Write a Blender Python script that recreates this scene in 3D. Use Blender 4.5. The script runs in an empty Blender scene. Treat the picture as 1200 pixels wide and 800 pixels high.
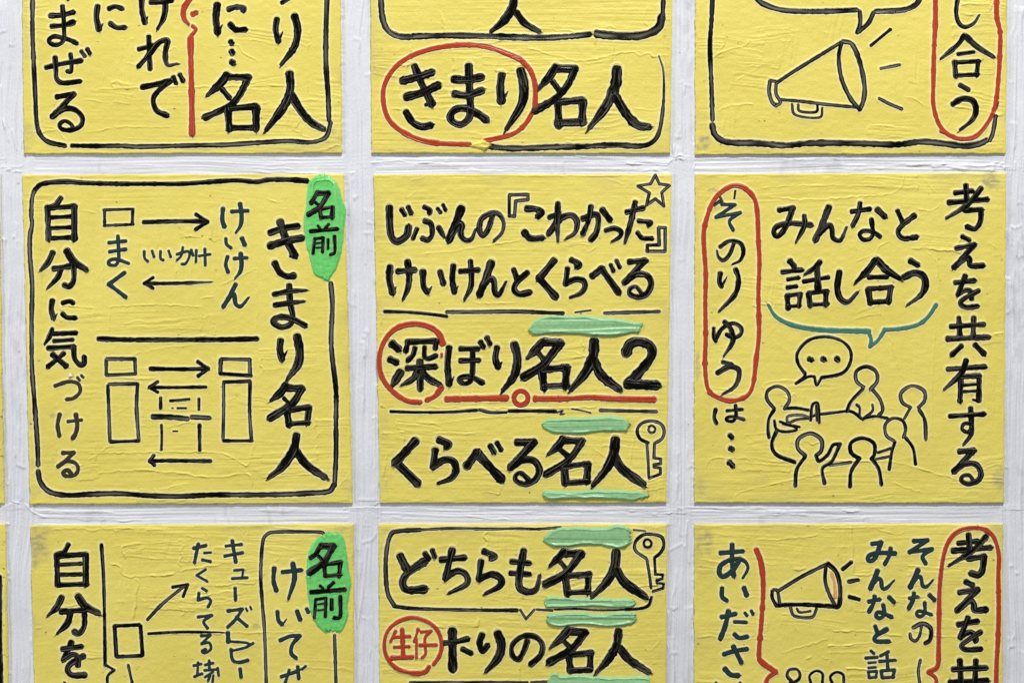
import bpy, math
import numpy as np
from mathutils import Vector

# ------------------------------------------------------------------ camera, light, exposure
# one millimetre in the scene = one pixel of the 1200 x 800 photograph on the wall plane
S = 0.001
ZC = 1.40
sc = bpy.context.scene
def W(px, py, h=0.0):                       # photograph pixel + height off the wall (mm) -> metres
    return ((px - 600.0) * S, -h * S, ZC + (400.0 - py) * S)

cam_d = bpy.data.cameras.new("camera")
cam = bpy.data.objects.new("camera", cam_d)
sc.collection.objects.link(cam)
cam_d.sensor_width = 36.0
CAM_DIST = 2.0
cam_d.lens = 36.0 * (CAM_DIST - 0.004) / 1.2
cam.location = (0, -CAM_DIST, ZC)
cam.rotation_euler = (math.radians(90), 0, 0)
cam_d.clip_end = 100
sc.camera = cam

world = bpy.data.worlds.new("World")
sc.world = world
world.use_nodes = True
bg = world.node_tree.nodes["Background"]
bg.inputs[0].default_value = (0.95, 0.97, 1.0, 1)
bg.inputs[1].default_value = 0.21

def area(name, loc, target, size, power, col):
    d = bpy.data.lights.new(name, 'AREA')
    d.shape = 'RECTANGLE'; d.size, d.size_y = size
    d.energy = power; d.color = col
    o = bpy.data.objects.new(name, d)
    sc.collection.objects.link(o)
    o.location = loc
    o.rotation_euler = (Vector(target) - Vector(loc)).to_track_quat('-Z', 'Y').to_euler()
    return o
area("ceiling_lamp", (0.70, -2.35, 4.55), (0.0, 0, 1.4), (1.2, 0.5), 166.0, (1.0, 0.985, 0.96))
area("side_fill_lamp", (-3.4, -1.9, 1.75), (0, 0, 1.4), (0.8, 1.4), 52.0, (0.95, 0.97, 1.0))  # unseen side fill, added to rake light across the vertical paint ridges

sc.view_settings.view_transform = 'Standard'
sc.view_settings.look = 'None'
sc.view_settings.exposure = 0.0
sc.view_settings.gamma = 1.0
sc.render.filter_size = 1.0
sc.cycles.use_denoising = False

# ------------------------------------------------------------------ noise and small array helpers
def sm(t): return t * t * (3 - 2 * t)
TAB = {}
def vnoise(x, y, cx, cy, seed):
    n = 512
    t = TAB.get(seed % 37)
    if t is None: t = TAB[seed % 37] = np.random.RandomState(seed % 37 + 900).rand(n, n) * 2 - 1
    x = np.asarray(x) + 13.7 * (seed % 101); y = np.asarray(y) + 7.3 * (seed % 89)
    gx, gy = np.asarray(x) / cx + 200.3, np.asarray(y) / cy + 200.7
    ix, iy = np.floor(gx).astype(int), np.floor(gy).astype(int)
    fx, fy = sm(gx - ix), sm(gy - iy)
    ix %= n; iy %= n
    jx, jy = (ix + 1) % n, (iy + 1) % n
    return (t[iy, ix] * (1 - fx) + t[iy, jx] * fx) * (1 - fy) + (t[jy, ix] * (1 - fx) + t[jy, jx] * fx) * fy
def blur(a, s):
    s = s / MR
    k = int(3 * s + 1)
    w = np.exp(-0.5 * (np.arange(-k, k + 1) / s) ** 2); w /= w.sum()
    p = np.pad(a, k, mode='edge')
    b = sum(w[i] * p[i:i + a.shape[0], :] for i in range(2 * k + 1))
    return sum(w[i] * b[:, i:i + a.shape[1]] for i in range(2 * k + 1))
def step(a, b, t): return sm(np.clip((t - a) / (b - a), 0, 1))

# ------------------------------------------------------------------ relief maps: one value per mm
MR = 0.6                                   # millimetres per map cell
MX0, MY0, MW, MH = -40, -40, int(1280 / MR), int(880 / MR)
gx, gy = np.meshgrid(np.arange(MW) * MR + MX0, np.arange(MH) * MR + MY0)
def win(x, y, r):                           # the map window within r mm of a point, None when it leaves the map
    x0, y0 = int((x - r - MX0) / MR), int((y - r - MY0) / MR); k = int(2 * r / MR) + 2
    return (slice(y0, y0 + k), slice(x0, x0 + k)) if x0 >= 0 and y0 >= 0 and x0 + k < MW and y0 + k < MH else None
def sample(m, x, y):
    fx = np.clip((np.asarray(x, float) - MX0) / MR, 0, MW - 1.001); fy = np.clip((np.asarray(y, float) - MY0) / MR, 0, MH - 1.001)
    ix, iy = fx.astype(int), fy.astype(int); fx = fx - ix; fy = fy - iy
    return (m[iy, ix] * (1 - fx) + m[iy, ix + 1] * fx) * (1 - fy) + (m[iy + 1, ix] * (1 - fx) + m[iy + 1, ix + 1] * fx) * fy

# ------------------------------------------------------------------ the brush strokes, read off the photograph
STROKES = '''
card A
@0 0
+border_line K
20d 152,-10 152,150 158,300 165,450 170,560 185,625 225,665 305,684
20d 335,683 450,685 560,684 660,688 920,682 1050,680 1200,670 1350,662 1450,668 1510,655 1535,630 1550,575
22d 1533,-10 1528,150 1528,300 1538,450 1542,565
+lettering K
14 305,-15 320,0
24 235,75 290,72 345,58; 24 240,125 300,120 345,105; 21 292,30 298,90 300,140 300,180 285,205 255,212 232,200 232,185 255,172 290,178 330,190 360,205
25 215,318 290,300 380,285; 23 258,270 262,330 265,370 295,390 375,382; 20 330,255 335,300 332,335 315,335; 19 380,240 398,265; 19 408,230 421,252
25 265,455 345,442! 290,500 245,547! 300,512 350,515 385,550 378,590 335,610 290,606,.8 279,584,.75 302,568,.7 330,580,.7 342,600,.75
+lettering K
26 457,30 452,85 464,140; 12t 464,142 482,112; 24 510,42 540,32 572,42; 24 515,110 545,130 585,130
+lettering K
26 665,-10 665,50 680,110; 12t 680,112 692,80; 24 705,12 760,12 805,2; 26t 770,-10 775,40 765,90 738,138
24 697,172 700,250 703,325; 22 650,232 718,215! 690,265 650,312; 24t 690,270 740,205 775,190 785,200 775,250 785,305 832,300
25 665,410 740,395 800,380! 740,430 718,470 735,520 785,543; 22 812,362 825,392; 22 842,350 858,380
+brace_line R
24t 895,-10 862,40 862,85 885,115; 18 902,122 918,140 895,170; 26 893,180 895,300 898,450 900,628; 24 903,68 920,60
+lettering K
32 1018,22 1012,90 1020,155; 12t 1022,155 1042,118; 28 1072,45 1105,35 1140,38 1140,52; 28 1078,115 1105,140 1150,140
25 1080,195 1088,206; 25 1084,240 1090,250; 28 1084,290 1093,295
@200 0
34t 265,350 235,390 172,448; 30 270,362 365,364! 320,450 270,500 160,552; 24 240,418 275,460; 34 268,515 275,608; 30 268,510 400,500; 34 400,502 400,605; 26 275,600 405,600
+lettering K
20 520,15 560,-8
28 498,90 492,140 505,195; 12t 505,195 525,150; 32t 580,75 595,140 580,220 518,304
38t 557,345 560,420 530,500 448,610; 36b 562,440 610,520 660,575 718,607
card B
@430 0
+bubble_line K
26d 65,-10 72,80 95,140 145,170 205,175; 26d 215,172 400,168 600,172 800,178 950,172 1045,162
34d 1075,160 1140,168 1260,170 1330,155 1370,125 1382,80; 20d 1386,78 1390,-10
+lettering K
36t 690,-10 680,40 640,100 583,147; 28b 700,60 740,110 808,149
+ring_line R
22 720,280 650,250 560,220 450,212 330,225 220,258 140,310 90,380 75,450 92,540 140,600 230,650 330,672 480,678
22 725,285 765,330 788,400 788,500; 22 775,530 740,585 680,630 555,662
+lettering K
34 165,380 240,362 305,340; 35 185,455 260,435 335,400; 34 222,310 255,390 305,490; 16 305,492 275,492; 33 182,525 215,575 260,595 300,588
34 405,372 470,375 540,362; 33 408,440 470,448 540,425; 34 477,308 480,400 485,510 478,555 440,585 400,570 392,540 420,512 470,510 520,535 558,562
35 632,352 625,410 630,478; 12t 632,485 660,430; 38t 720,330 735,400 725,490 653,607
@620 0
36t 125,312 95,360 48,414; 34 135,322 215,324! 180,400 120,465 25,522; 28 112,385 145,430; 34 135,480 140,590; 32 140,480 250,470; 36 252,475 248,575; 34 130,577 255,574
44t 412,322 405,400 360,500 285,598; 40b 405,455 460,540 510,588 562,596
+border_line K
25ds 608,262 630,340 630,480 612,610 580,665 520,685 400,680 250,688 100,690 0,695 -100,695 -180,688
card C
@620 0
+border_line K
20d 860,-10 855,100 848,220 855,400 860,562
26d 858,585 870,630 905,660 960,670 1060,672 1200,682 1320,672 1520,672 1720,678 1840,665 1950,675 2040,685 2110,675 2145,658
@900 0
18d 1040,660 1055,620 1068,545; 8t 1072,510 1082,478
+bubble_line K
23d -55,-10 -20,20 80,50 250,55 415,48; 18d 430,55 432,110 418,155; 20d 425,150 470,110 495,60; 22d 505,55 630,48 690,25 712,-5
+megaphone_drawing K
17d 40,390 130,330 345,198; 18d 345,200 332,270 345,370 385,460 430,515; 20d 350,195 395,210 430,290 452,400 448,470 430,515; 15d 60,468 150,475 270,490 425,505
18d 10,380 5,430 20,480 40,495; 15d 12,378 45,385; 16d 38,395 38,440 58,480 35,498
++megaphone_handle K
12d 112,488 130,540 240,552 255,505; 12d 142,490 150,522 225,525 232,488
+sound_line K
15 482,215 575,138
+sound_line K
15d 528,322 580,312 618,304
+sound_line K
15d 520,462 570,488 628,512
+ring_line R
20 785,-10 785,100 778,250 775,400 775,490 800,580 850,635 915,652 980,635 1040,560 1068,480 1082,350 1088,230 1088,150 1072,80 1072,-10
16 808,615 870,640
+lettering K
19t 890,-10 882,60 895,110 925,128 965,110 990,72
23t 920,165 890,210 810,277; 25b 925,170 980,220 1055,267; 18 890,255 965,245; 24 875,290 880,360; 20 870,295 990,288; 22 985,290 978,355; 20 880,355 985,350
26 900,400 940,422; 26t 865,490 910,465 960,475 975,520 955,565 900,610
card D
@0 195
+border_line K
22 165,108 200,82 300,72 400,78 550,82 700,82 850,82 1000,72 1110,66 1200,73 1260,63 1360,63 1440,69
20d 165,105 150,150 146,230 150,270 140,330 140,420 150,560 148,700 148,800 150,950 165,1150 175,1300 178,1400
22d 178,1425 190,1480 235,1525 320,1540 420,1535 560,1532 700,1542 850,1545 1000,1538 1200,1538 1350,1535 1450,1530 1540,1522 1566,1490
21d 1550,545 1558,650 1552,800 1558,900 1575,1050 1575,1200 1575,1350 1568,1495
+lettering K
25 285,148 260,180 225,195; 27 222,190 228,340; 24 225,197 350,187; 29 348,187 348,340; 20 240,240 340,235; 20 240,290 340,285; 22 230,338 350,332
28t 248,402 225,450 190,488; 33b 312,395 345,445 403,483; 26 250,480 345,465! 345,530 325,562 300,555; 25t 285,480 270,520 225,568
25 245,628 240,670 250,712; 10t 252,715 268,690; 22 292,640 325,632 343,640; 22 292,690 315,708 353,710
@0 395
21t 245,-40 230,0 208,34; 22 252,-16 357,-20; 20 252,18 340,12; 24 225,52 345,45! 350,100 375,130 393,125 395,92; 24 300,75 260,110 225,138; 26 245,80 310,135
+lettering G
17 257,228 320,208 366,218 375,255 345,285 312,291; 12 362,187 374,203; 12 380,178 391,189
19 280,360 270,410 278,463; 16 317,395 383,388; 19 355,360 362,410 355,450 340,474
18 292,542 345,540! 310,575 272,605! 310,582 350,588 366,615 350,645 310,650 295,635 315,622 334,638
@0 195
+box_outline K
14d 485,205 625,200; 14d 490,203 490,280; 14d 485,278 625,272; 16 622,205 620,270
+arrow K
20 672,262 800,258 965,258; 18 918,225 972,260! 918,295
+lettering T
17 508,358 590,350; 17 512,400 590,388; 17 552,325 556,400 555,440 540,463 512,460 512,442 545,435 603,455
19 585,497 510,552! 590,613
+lettering T
14 675,397 678,430 693,445; 13 712,395 722,425; 14 752,397 752,430 766,440; 13 790,395 800,425
13 828,412 880,398 888,420 870,455 852,458; 13 857,378 848,420 828,440; 13 896,390 905,418
14 920,392 918,448; 13 932,420 985,412; 14 960,386 962,463
+arrow K
17t 678,548 820,548 990,542; 16 718,520 675,548! 718,572
+lettering T
20 1045,197 1042,250 1052,283; 17 1084,212 1163,208; 20t 1125,174 1132,230 1128,275 1105,312
17 1058,337 1062,365 1083,382; 21 1134,337 1147,368; 18 1067,422 1058,460 1069,496; 17 1096,432 1158,428; 19t 1128,407 1132,460 1125,495 1102,524
20t 1105,552 1080,600 1048,655! 1085,600 1098,605 1105,645 1130,655 1165,615
@0 395
+rule_line K
22 460,8 600,12 800,12 1000,12 1205,8
+box_outline K
18d 500,102 633,102; 17d 498,105 498,176; 16d 497,178 637,172; 17d 632,102 635,172
+box_outline K
17d 510,220 643,218; 16d 505,225 510,350 515,488; 16 517,490 652,485; 17d 645,218 640,330 650,482
+box_outline K
17d 1036,102 1172,105; 18d 1035,105 1032,170; 17 1032,170 1177,180; 18d 1170,108 1172,178
+box_outline K
17d 1047,210 1172,206; 16d 1048,215 1048,340 1045,480; 16 1047,485 1183,485; 17d 1172,208 1170,350 1178,480
+arrow K
20 704,148 850,150 968,148; 18 926,114 975,148! 928,182
+arrow K
16 702,235 800,235 965,233; 16 740,208 700,235! 740,258
+arrow K
18 702,580 800,578 988,580; 16 722,552 700,580! 725,600
+dash_marks K
16 753,283 753,333; 14 932,287 932,340; 14 797,298 840,295 888,290; 8 805,332 812,332; 10 830,332 873,332; 23d 714,372 800,374 878,382; 20d 897,374 983,378; 13 756,410 758,460 756,528; 17 935,410 936,530; 8 810,440 832,440
card E
@430 195
+lettering K
31 105,192 108,290 118,335 145,352 185,325 195,285; 22 162,202 178,228; 22 193,190 207,220
24 268,190 295,205 292,220; 25 270,255 300,270 305,320 285,345 260,338; 20 235,292 216,338; 25t 335,285 362,332; 18 330,197 345,217; 18 356,180 369,205
35 443,195 415,270 385,345; 25t 398,320 430,270 445,275 440,320 460,345 490,340 508,298
24t 590,225 570,290 545,325 528,300 535,250 575,222 615,222 640,260 633,310 596,348
16Ld 667,134 755,132 755,156 697,163 692,233 667,233 667,134
28 748,198 790,200 820,215 800,236; 29 736,307 765,336 822,335
25t 895,172 893,260 895,350; 24 855,240 900,217! 880,270 852,315; 27t 855,312 910,245 960,230 985,262 975,310 936,337
27 1012,245 1070,225 1085,250 1075,310 1050,343; 25 1050,187 1040,250 1012,316; 27 1102,202 1140,252
21t 1118,300 1160,290 1190,305 1185,330 1148,352
@600 195
25 537,215 617,195; 27t 578,167 560,250 530,355; 22 592,255 650,262 640,275; 23 588,310 610,335 656,338
16Ld 687,287 718,287 718,398 634,398 634,370 690,368 687,287
+star_drawing K
14Ld 672,40 690,82 738,89 702,122 713,187 672,152 630,183 644,125 590,92 650,82 672,40
@430 195
+lettering K
31 108,470 105,530 120,592; 12t 122,595 136,565; 27 142,492 226,485; 29t 190,445 198,510 192,570 170,622
29 262,492 265,560 285,590; 11t 288,592 304,562; 27 342,492 358,548
27 405,465 400,530 410,588; 11t 412,590 428,560; 25 437,492 523,485; 27t 485,443 490,520 485,570 458,622
34 583,450 555,530 527,602; 25t 542,565 580,525 595,540 600,590 620,600 652,540
25 687,482 705,530; 27 753,497 705,540 690,575 715,598 763,590
32 878,440 808,525! 885,612
27 957,437 995,458 985,470; 25t 940,478 932,550! 975,530 1013,535 1022,565 1000,595 952,614
@600 195
32 375,515 420,480! 500,592; 21 462,460 475,490; 21 489,440 505,473
29 548,447 622,442! 528,543! 580,507 633,512 652,550 633,595 592,612,.9 553,598,.75 553,574,.65 580,563,.6 606,592,.6
@430 195
+rule_line K
16 82,680 180,682 280,690 375,702; 18d 372,682 500,682 700,680 850,686 920,688; 8d 975,684 1050,674; 16d 1112,688 1240,684 1372,680
+ring_line R
23 355,830 345,795 300,755 225,738 145,755 90,805 60,880 62,960 90,1020 140,1070 195,1100 250,1105; 14 350,877 350,890; 23 350,1035 320,1075 280,1095
@430 390
+lettering K
35 117,50 148,75; 33 107,124 138,138; 36t 158,182 118,248; 26 192,42 182,85; 27 187,42 325,38! 320,72; 24 225,70 215,105 192,128; 22 270,65 270,110 290,120 325,106; 27 187,165 320,158; 31 248,132 250,262; 27t 240,175 215,215 165,243; 30b 255,175 290,215 340,242
31 385,68 378,150 385,240; 12t 388,245 408,205; 25 437,74 522,75; 25 437,130 525,128; 25 495,75 495,180 485,225 455,238 432,220 447,207 490,207 542,234; 26 532,42 545,65; 26 562,22 577,52
29 610,68 602,120 615,160; 14t 615,165 632,138; 37t 690,52 705,120 690,200 636,270
@600 390
36t 145,40 110,80 72,118; 38 150,42 225,48! 180,110 140,155 55,208; 24 120,90 145,120; 35 140,178 150,260; 32 150,172 260,162; 34 256,167 250,250; 28 150,250 258,246
44t 385,38 380,110 345,185 276,266; 42b 385,130 420,200 503,264
44 534,95 555,52 600,42 648,62 653,110 600,180 545,238! 676,245
+underline R
27 -308,310 -180,308 -26,305; 25 108,308 250,308 370,302 480,308 665,312
++underline_ring R
21c 75,305 65,282 42,272 19,282 9,305 19,328 42,338 65,328
@430 390
+rule_line K
14 110,368 250,372 400,370 515,362; 14d 525,360 580,372 655,372; 16 665,366 770,366 885,368; 7 890,372 920,362 905,380 925,378; 7 960,355 1000,362 1050,374; 15d 1092,362 1200,365 1358,368
+lettering K
38 228,505 136,605! 238,705
33 337,500 383,520 372,535; 31t 320,548 310,627! 360,595 403,600 417,640 395,680 336,703
39 468,623 515,562! 630,685; 26 577,527 595,558; 25 609,514 629,548
33 702,512 782,512! 675,627! 720,597 780,597 808,640 788,688,.9 742,708,.8 700,692,.7 697,668,.6 722,656,.6 765,694,.65
@600 390
33t 240,495 215,530 170,568; 32 240,502 328,507! 280,580 230,620 160,662; 24 225,545 260,575; 34 245,627 250,703; 28 250,624 360,612; 32 356,617 350,698; 25 247,704 360,695
40t 485,497 475,570 440,640 380,712; 40b 480,582 520,640 618,710
+key_drawing K
15d 640,515 600,495 587,455 610,422 655,412 698,427 713,460 703,495 672,515; 11d 640,440 655,434 671,446 668,462 652,468 640,456 645,440; 13d 632,515 638,600 641,678; 13dL 668,515 665,585 697,590 697,612 665,616 665,628 695,632 696,660 665,672 641,682
card F
@800 195
+ring_line R
20 200,106 240,90 290,102 335,150 350,220 355,350 360,450 355,600 358,780 345,900 330,1020 300,1075 230,1098 160,1080 118,1040 105,930 108,800 106,640 108,500 100,380 100,300 120,220 140,170 165,135 200,106
+lettering T
17 182,177 245,180! 157,238! 270,217! 220,255 237,300
+lettering K
16 148,182 173,164; 12 176,145 186,166; 10 247,114 242,150
18t 240,362 220,412 192,440 168,425 160,395; 20t 175,378 220,350 270,360 285,400 270,440 236,458
21 177,500 172,540 182,562; 10t 182,565 207,518; 23t 248,482 262,530 245,600 172,678
18 146,757 146,800 156,818; 19 155,810 185,760 235,735 273,755 273,785 240,803 205,787; 22t 195,727 225,760 235,820 193,888
20 187,916 230,926; 23t 162,968 215,940 260,950 263,990 240,1035 186,1068
18 155,1137 148,1175 158,1203; 16 207,1145 278,1138; 17 248,1117 250,1170 235,1193 207,1190 207,1178 235,1172 288,1185
24 221,1259 231,1269; 24 223,1320 234,1326; 26 219,1386 234,1401
+lettering K
25 452,205 518,195! 480,290 445,328 427,310 442,282 500,267 603,275; 23t 570,230 570,280 532,354
30 686,190 655,270 622,346; 23t 638,320 685,275 700,295 705,335 740,345 768,286
23 792,212 878,200; 23 832,172 825,220 797,278; 27 912,202 948,236; 21 885,247 892,310 880,338 847,343 830,320 850,302 890,307 926,330
23 1007,208 1030,260; 25 1088,230 1030,275 1010,310 1035,338 1096,332
+lettering K
27 502,443 523,468; 23 467,495 558,485; 19 492,530 543,522; 20 490,568 533,562; 25 490,607 495,666; 21 487,607 555,597; 23 550,602 545,655; 19 490,657 550,652; 25t 645,447 620,475 572,507; 23 567,540 683,520; 31 630,477 635,580; 27 590,597 598,653; 21 590,594 680,584; 25 672,592 670,648; 21 600,648 680,644
27t 735,493 725,570 740,620 775,635 818,592
28t 905,437 870,485 812,543; 30b 910,437 955,485 1018,526; 23 872,520 958,518; 29 870,577 880,643; 23 870,574 980,567; 27 975,570 965,635; 25 880,637 968,632
27 1067,442 1103,463; 29t 1037,520 1085,500 1128,515 1138,560 1115,605 1056,648
+bubble_line E
23t 875,772 765,770 640,765 520,745 440,705 400,647; 17 870,774 883,808 879,845; 17 879,845 915,815 947,767; 18 945,765 1020,760 1100,742 1150,705 1189,648
+speech_bubble K
16 572,970 540,920 540,870 590,815 665,798 740,815 785,860 785,920 745,970 650,990; 14 575,965 570,985 530,1018; 14 535,1015 590,985 618,985; 14 618,985 628,1025 650,990
++ellipsis K
27 593,902 604,906; 27 656,902 663,905; 27 721,900 727,904
@800 390
+figure_drawing K
16d 430,355 395,310 400,270 445,250 490,275 500,315 480,350; 15d 475,355 530,352 590,362; 16 430,358 405,400 400,450 405,490; 14 430,410 440,450 480,462 530,455 525,440 470,425; 13d 490,420 495,390 560,385 600,400; 12d 490,425 540,405 600,400; 12 455,415 500,430 548,440
+cup_drawing K
14 600,410 605,350 615,330 635,335 640,420; 12 600,395 640,375; 10 625,340 628,410
+table_line K
18 440,460 418,520 440,570 525,605
+table_line K
14 650,380 720,372 790,368 840,402! 900,390 960,400
+table_line K
15d 690,620 790,605
+figure_drawing K
17d 850,255 815,225 815,180 860,158 905,180 912,225 880,265; 16 845,262 790,320 770,368; 16d 890,265 925,310 938,360 920,385; 13 815,335 830,350 830,390 845,405; 13d 890,335 890,365 850,400
+figure_drawing K
17d 1070,350 1030,325 1025,280 1075,248 1130,270 1135,315 1105,350; 14d 1065,355 1040,400; 17d 1108,358 1135,410 1140,500
+figure_drawing K
15d 990,505 955,480 950,430 985,400 1030,410 1045,450 1035,490; 16 995,510 980,560 968,640; 16 1045,490 1080,540 1092,615; 14 915,560 975,540; 13d 905,592 970,578
+figure_drawing K
18d 575,575 540,540 545,495 600,470 650,500 650,550 625,575; 18 575,578 535,640 528,715; 17 625,575 640,600 680,570 705,525 738,520! 700,600 655,635 665,705
+figure_drawing K
18 830,590 790,560 790,515 840,492 895,515 900,565 885,590; 18 825,592 790,650 785,720; 18 890,592 920,640 932,710
@900 195
+lettering K
23 877,125 958,115; 25 928,88 932,160; 25 847,170 1028,155; 25t 1000,102 935,180 835,243; 25 922,207 1000,202! 995,260 970,293 932,283
25 910,328 943,344; 25 882,385 968,367! 873,473! 930,430 945,435 950,465 1008,465
23 877,545 968,535; 23 925,512 890,600! 930,580 955,590 955,622; 23 988,582 920,620 902,643 930,660 983,655
25 895,708 900,800; 25 965,708 962,800; 23 857,750 1013,740; 27 842,808 1033,800; 25 908,840 862,883; 27 970,835 1013,878
23 842,950 1018,938; 25t 930,907 905,970 826,1045; 25 905,985 900,1100; 25 905,985 990,981! 988,1098; 15 910,1025 980,1020; 15 910,1055 980,1052; 12 985,1100 960,1092
23 852,1170 1013,1160; 25t 950,1132 955,1220 950,1260 918,1302; 19 955,1205 920,1205 910,1230 935,1245 955,1230
27 897,1335 963,1330! 873,1428! 920,1395 973,1395 998,1435 985,1470 940,1487,.85 907,1472,.75 915,1449,.65 945,1448,.6 965,1478,.65
card G
@0 600
+lettering K
25 320,150 300,185 270,195; 25 265,197 270,340; 24 265,205 400,196; 27 402,197 402,340; 18 285,245 380,240; 20 285,292 380,290; 24 275,340 410,336
29t 290,397 265,445 228,480; 33b 365,392 400,440 461,472; 26 285,465 395,458! 395,530 370,568 347,558; 27t 330,470 315,520 268,568
25 292,640 383,628; 25 335,607 297,690! 340,665 365,680 365,718; 27 393,672 330,710 317,740 340,763 398,762
14 300,797 310,807
+brace_line K
16 475,150 485,300 490,500 492,715; 13 495,715 535,738! 505,765 503,810
+box_outline K
18 537,532 653,527; 18 537,532 545,673; 17 547,676 663,671; 18 658,532 668,670; 14 600,714 622,810
+arrow K
15d 690,503 760,430 868,342; 14 808,350 880,338! 858,395
+rule_line K
13t 694,568 850,560 1050,562
+lettering T
16 907,168 966,155; 16 930,147 912,236; 13 957,190 988,188; 15 948,222 988,230
13 965,267 922,295! 972,323; 14 947,355 970,368; 14 932,377 930,410! 970,400 988,415 975,443
14 927,490 993,482! 955,510 973,543; 14 942,578 985,575! 945,615! 980,610 988,640 960,658 947,648 965,640
13 907,718 943,710; 13 928,702 925,760; 13 910,770 948,755; 12 960,715 1000,705; 12 980,692 982,740; 12 957,740 1023,735; 12 960,772 1000,745; 12 985,762 975,790; 12 1000,762 996,795; 12 1020,727 1025,765
+lettering T
15 1057,158 1133,150; 15 1052,205 1138,188; 18 1088,132 1105,233; 12 1097,272 1140,268! 1135,305; 14 1087,310 1160,306; 17 1102,354 1104,410
16 1067,462 1135,453! 1105,500 1067,538; 16 1107,490 1158,533; 10 1152,448 1160,463; 10 1172,440 1179,455
20 1068,563 1070,607; 12d 1082,605 1160,612 1160,630 1080,650; 16 1082,640 1090,690 1120,702 1163,692; 12 1155,630 1188,612; 17 1125,732 1130,773
@200 600
+border_line K
16d 720,105 690,92 500,92 450,105 430,150 422,300 430,430 440,560 448,810; 16d 768,575 775,810
+lettering T
21 485,260 482,320 495,366; 19 522,280 613,270; 23t 572,238 580,310 552,404
19 500,464 505,505 523,526; 8t 525,525 544,498; 21 592,462 607,503; 18 637,452 645,468
18 512,600 560,580 605,578! 570,620 565,660 588,683; 16 517,770 590,745 603,735; 14 555,737 550,760 535,800; 18 595,722 600,778; 14 615,735 633,720
card H
@430 600
+speech_bubble K
13d 910,70 800,78 700,76 560,78 400,75 250,82; 19d 250,82 150,88 112,105 92,180 88,280 98,380 130,440; 17 130,440 220,450 400,455 600,458 705,458
12d 718,455 745,500! 785,455; 12d 795,455 870,460; 9 880,455 980,452 1100,458 1210,455; 14 1210,455 1280,450 1320,435 1335,395; 10d 1250,82 1305,88
+lettering K
35 155,203 185,265; 35 273,227 190,285 167,330 190,363 272,360; 26 271,192 290,218; 26 306,177 318,208
29 347,222 458,212; 29t 400,175 367,310! 420,275 462,290 467,335 386,378
29 547,182 600,205 583,215; 29t 535,228 525,312! 585,290 627,310 622,345 556,380
25 677,230 763,238; 25 672,285 763,290; 31t 735,178 715,290 715,350 750,372 793,360 810,296
33t 925,183 895,215 860,248; 35 925,192 1003,193! 950,265 910,300 836,337; 22 905,230 930,260; 33 930,302 940,383; 28 935,297 1045,290; 30 1038,297 1035,375; 26 940,376 1040,372
@600 600
40t 488,185 480,260 440,330 376,393; 40b 490,270 530,330 623,394
@430 600
+ring_line R
18 312,712 340,670 350,622 335,560 290,515 215,492 140,515 95,560 81,622 95,680 140,730 215,752 270,748 292,722
++lettering R
14 135,555 110,605; 16 125,585 203,580; 16 127,632 198,628; 20 117,682 213,678; 20 165,547 170,680
++lettering R
14 240,547 222,605; 14 232,592 232,680; 14 252,560 300,556! 272,590 275,660 257,681; 16 247,622 326,620
+lettering K
38 400,552 402,735; 25 363,612 420,605 473,592; 25 447,640 488,660
29 540,573 528,610 540,650 567,622; 37t 612,565 630,620 615,680 560,742
25 752,602 735,650 710,688 682,670 682,620 730,580 788,582 822,620 813,670 768,712
33t 945,550 910,590 866,627; 35 950,557 1023,563! 960,640 854,703; 22 920,600 950,630; 33 945,667 955,743; 28 950,667 1055,657; 30 1048,662 1045,738; 26 957,741 1050,737
@600 600
36t 500,554 490,620 450,690 396,748; 36b 505,635 550,690 638,747
@430 600
+border_line K
15d 202,798 480,797 752,797; 15d 770,797 870,793
+key_drawing K
15d 1308,215 1260,180 1258,140 1290,108 1330,102 1380,115 1392,155 1375,190 1348,212; 12 1297,145 1303,130 1317,126 1330,134 1334,147 1328,160 1314,164 1301,158 1297,145; 13d 1312,218 1325,300 1332,355; 13L 1348,215 1352,290 1387,292 1385,310 1358,318 1360,330 1391,334 1388,355 1340,370
card I
@800 600
+lettering T
21 177,190 283,182; 21 232,150 232,230 240,298; 21t 270,215 240,265 195,300 172,285 182,245 235,220 285,225 306,260 282,308
20 185,354 185,395 207,413; 22 287,352 300,388
21 182,490 248,475; 23 215,462 200,530 176,593; 18 242,512 298,515; 21 242,570 265,588 303,582; 15 291,470 302,484; 15 321,460 330,476
21 192,665 240,650 303,640; 21 237,627 275,703; 22 197,732 225,760 262,765; 13 155,797 165,805; 13 268,797 275,805
+brace_line R
22 345,174 368,240 378,350 370,500 358,660 370,700 435,746! 400,775 388,810
+megaphone_drawing K
17d 445,370 560,300 680,240; 17d 672,245 668,320 690,390 715,435; 21 680,240 720,280 738,350 735,430 720,443; 20 440,435 570,432 725,442; 17 420,367 420,400 440,438; 15d 425,362 445,370 455,430
++megaphone_handle K
14d 505,445 525,485 605,490 628,450; 10d 535,450 550,468 600,462
++horn_lining O
15 697,285 709,320 714,360 714,400
+sound_line K
18 750,266 790,234
+sound_line K
18d 777,325 823,316
+sound_line K
18d 780,395 828,408
+figure_drawing K
15 510,790 490,765 500,738 535,735 550,760 540,785 500,802
+figure_drawing K
14 602,803 595,765 625,742 655,755 655,798
+figure_drawing K
14 703,803 692,770 720,748 752,760 755,795
+lettering T
21 887,148 930,141! 900,215 872,226 872,205 910,190 996,192; 19 975,167 970,200 947,243
23 914,273 880,357; 19t 890,338 915,310 930,320 935,353 955,355 990,320
19 872,418 923,408; 19 900,392 895,425 873,466; 21 967,397 990,420; 19 940,432 945,475 925,496 907,485 920,467 980,490
19 902,532 915,568; 21 958,547 905,580 907,603 968,605
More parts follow.
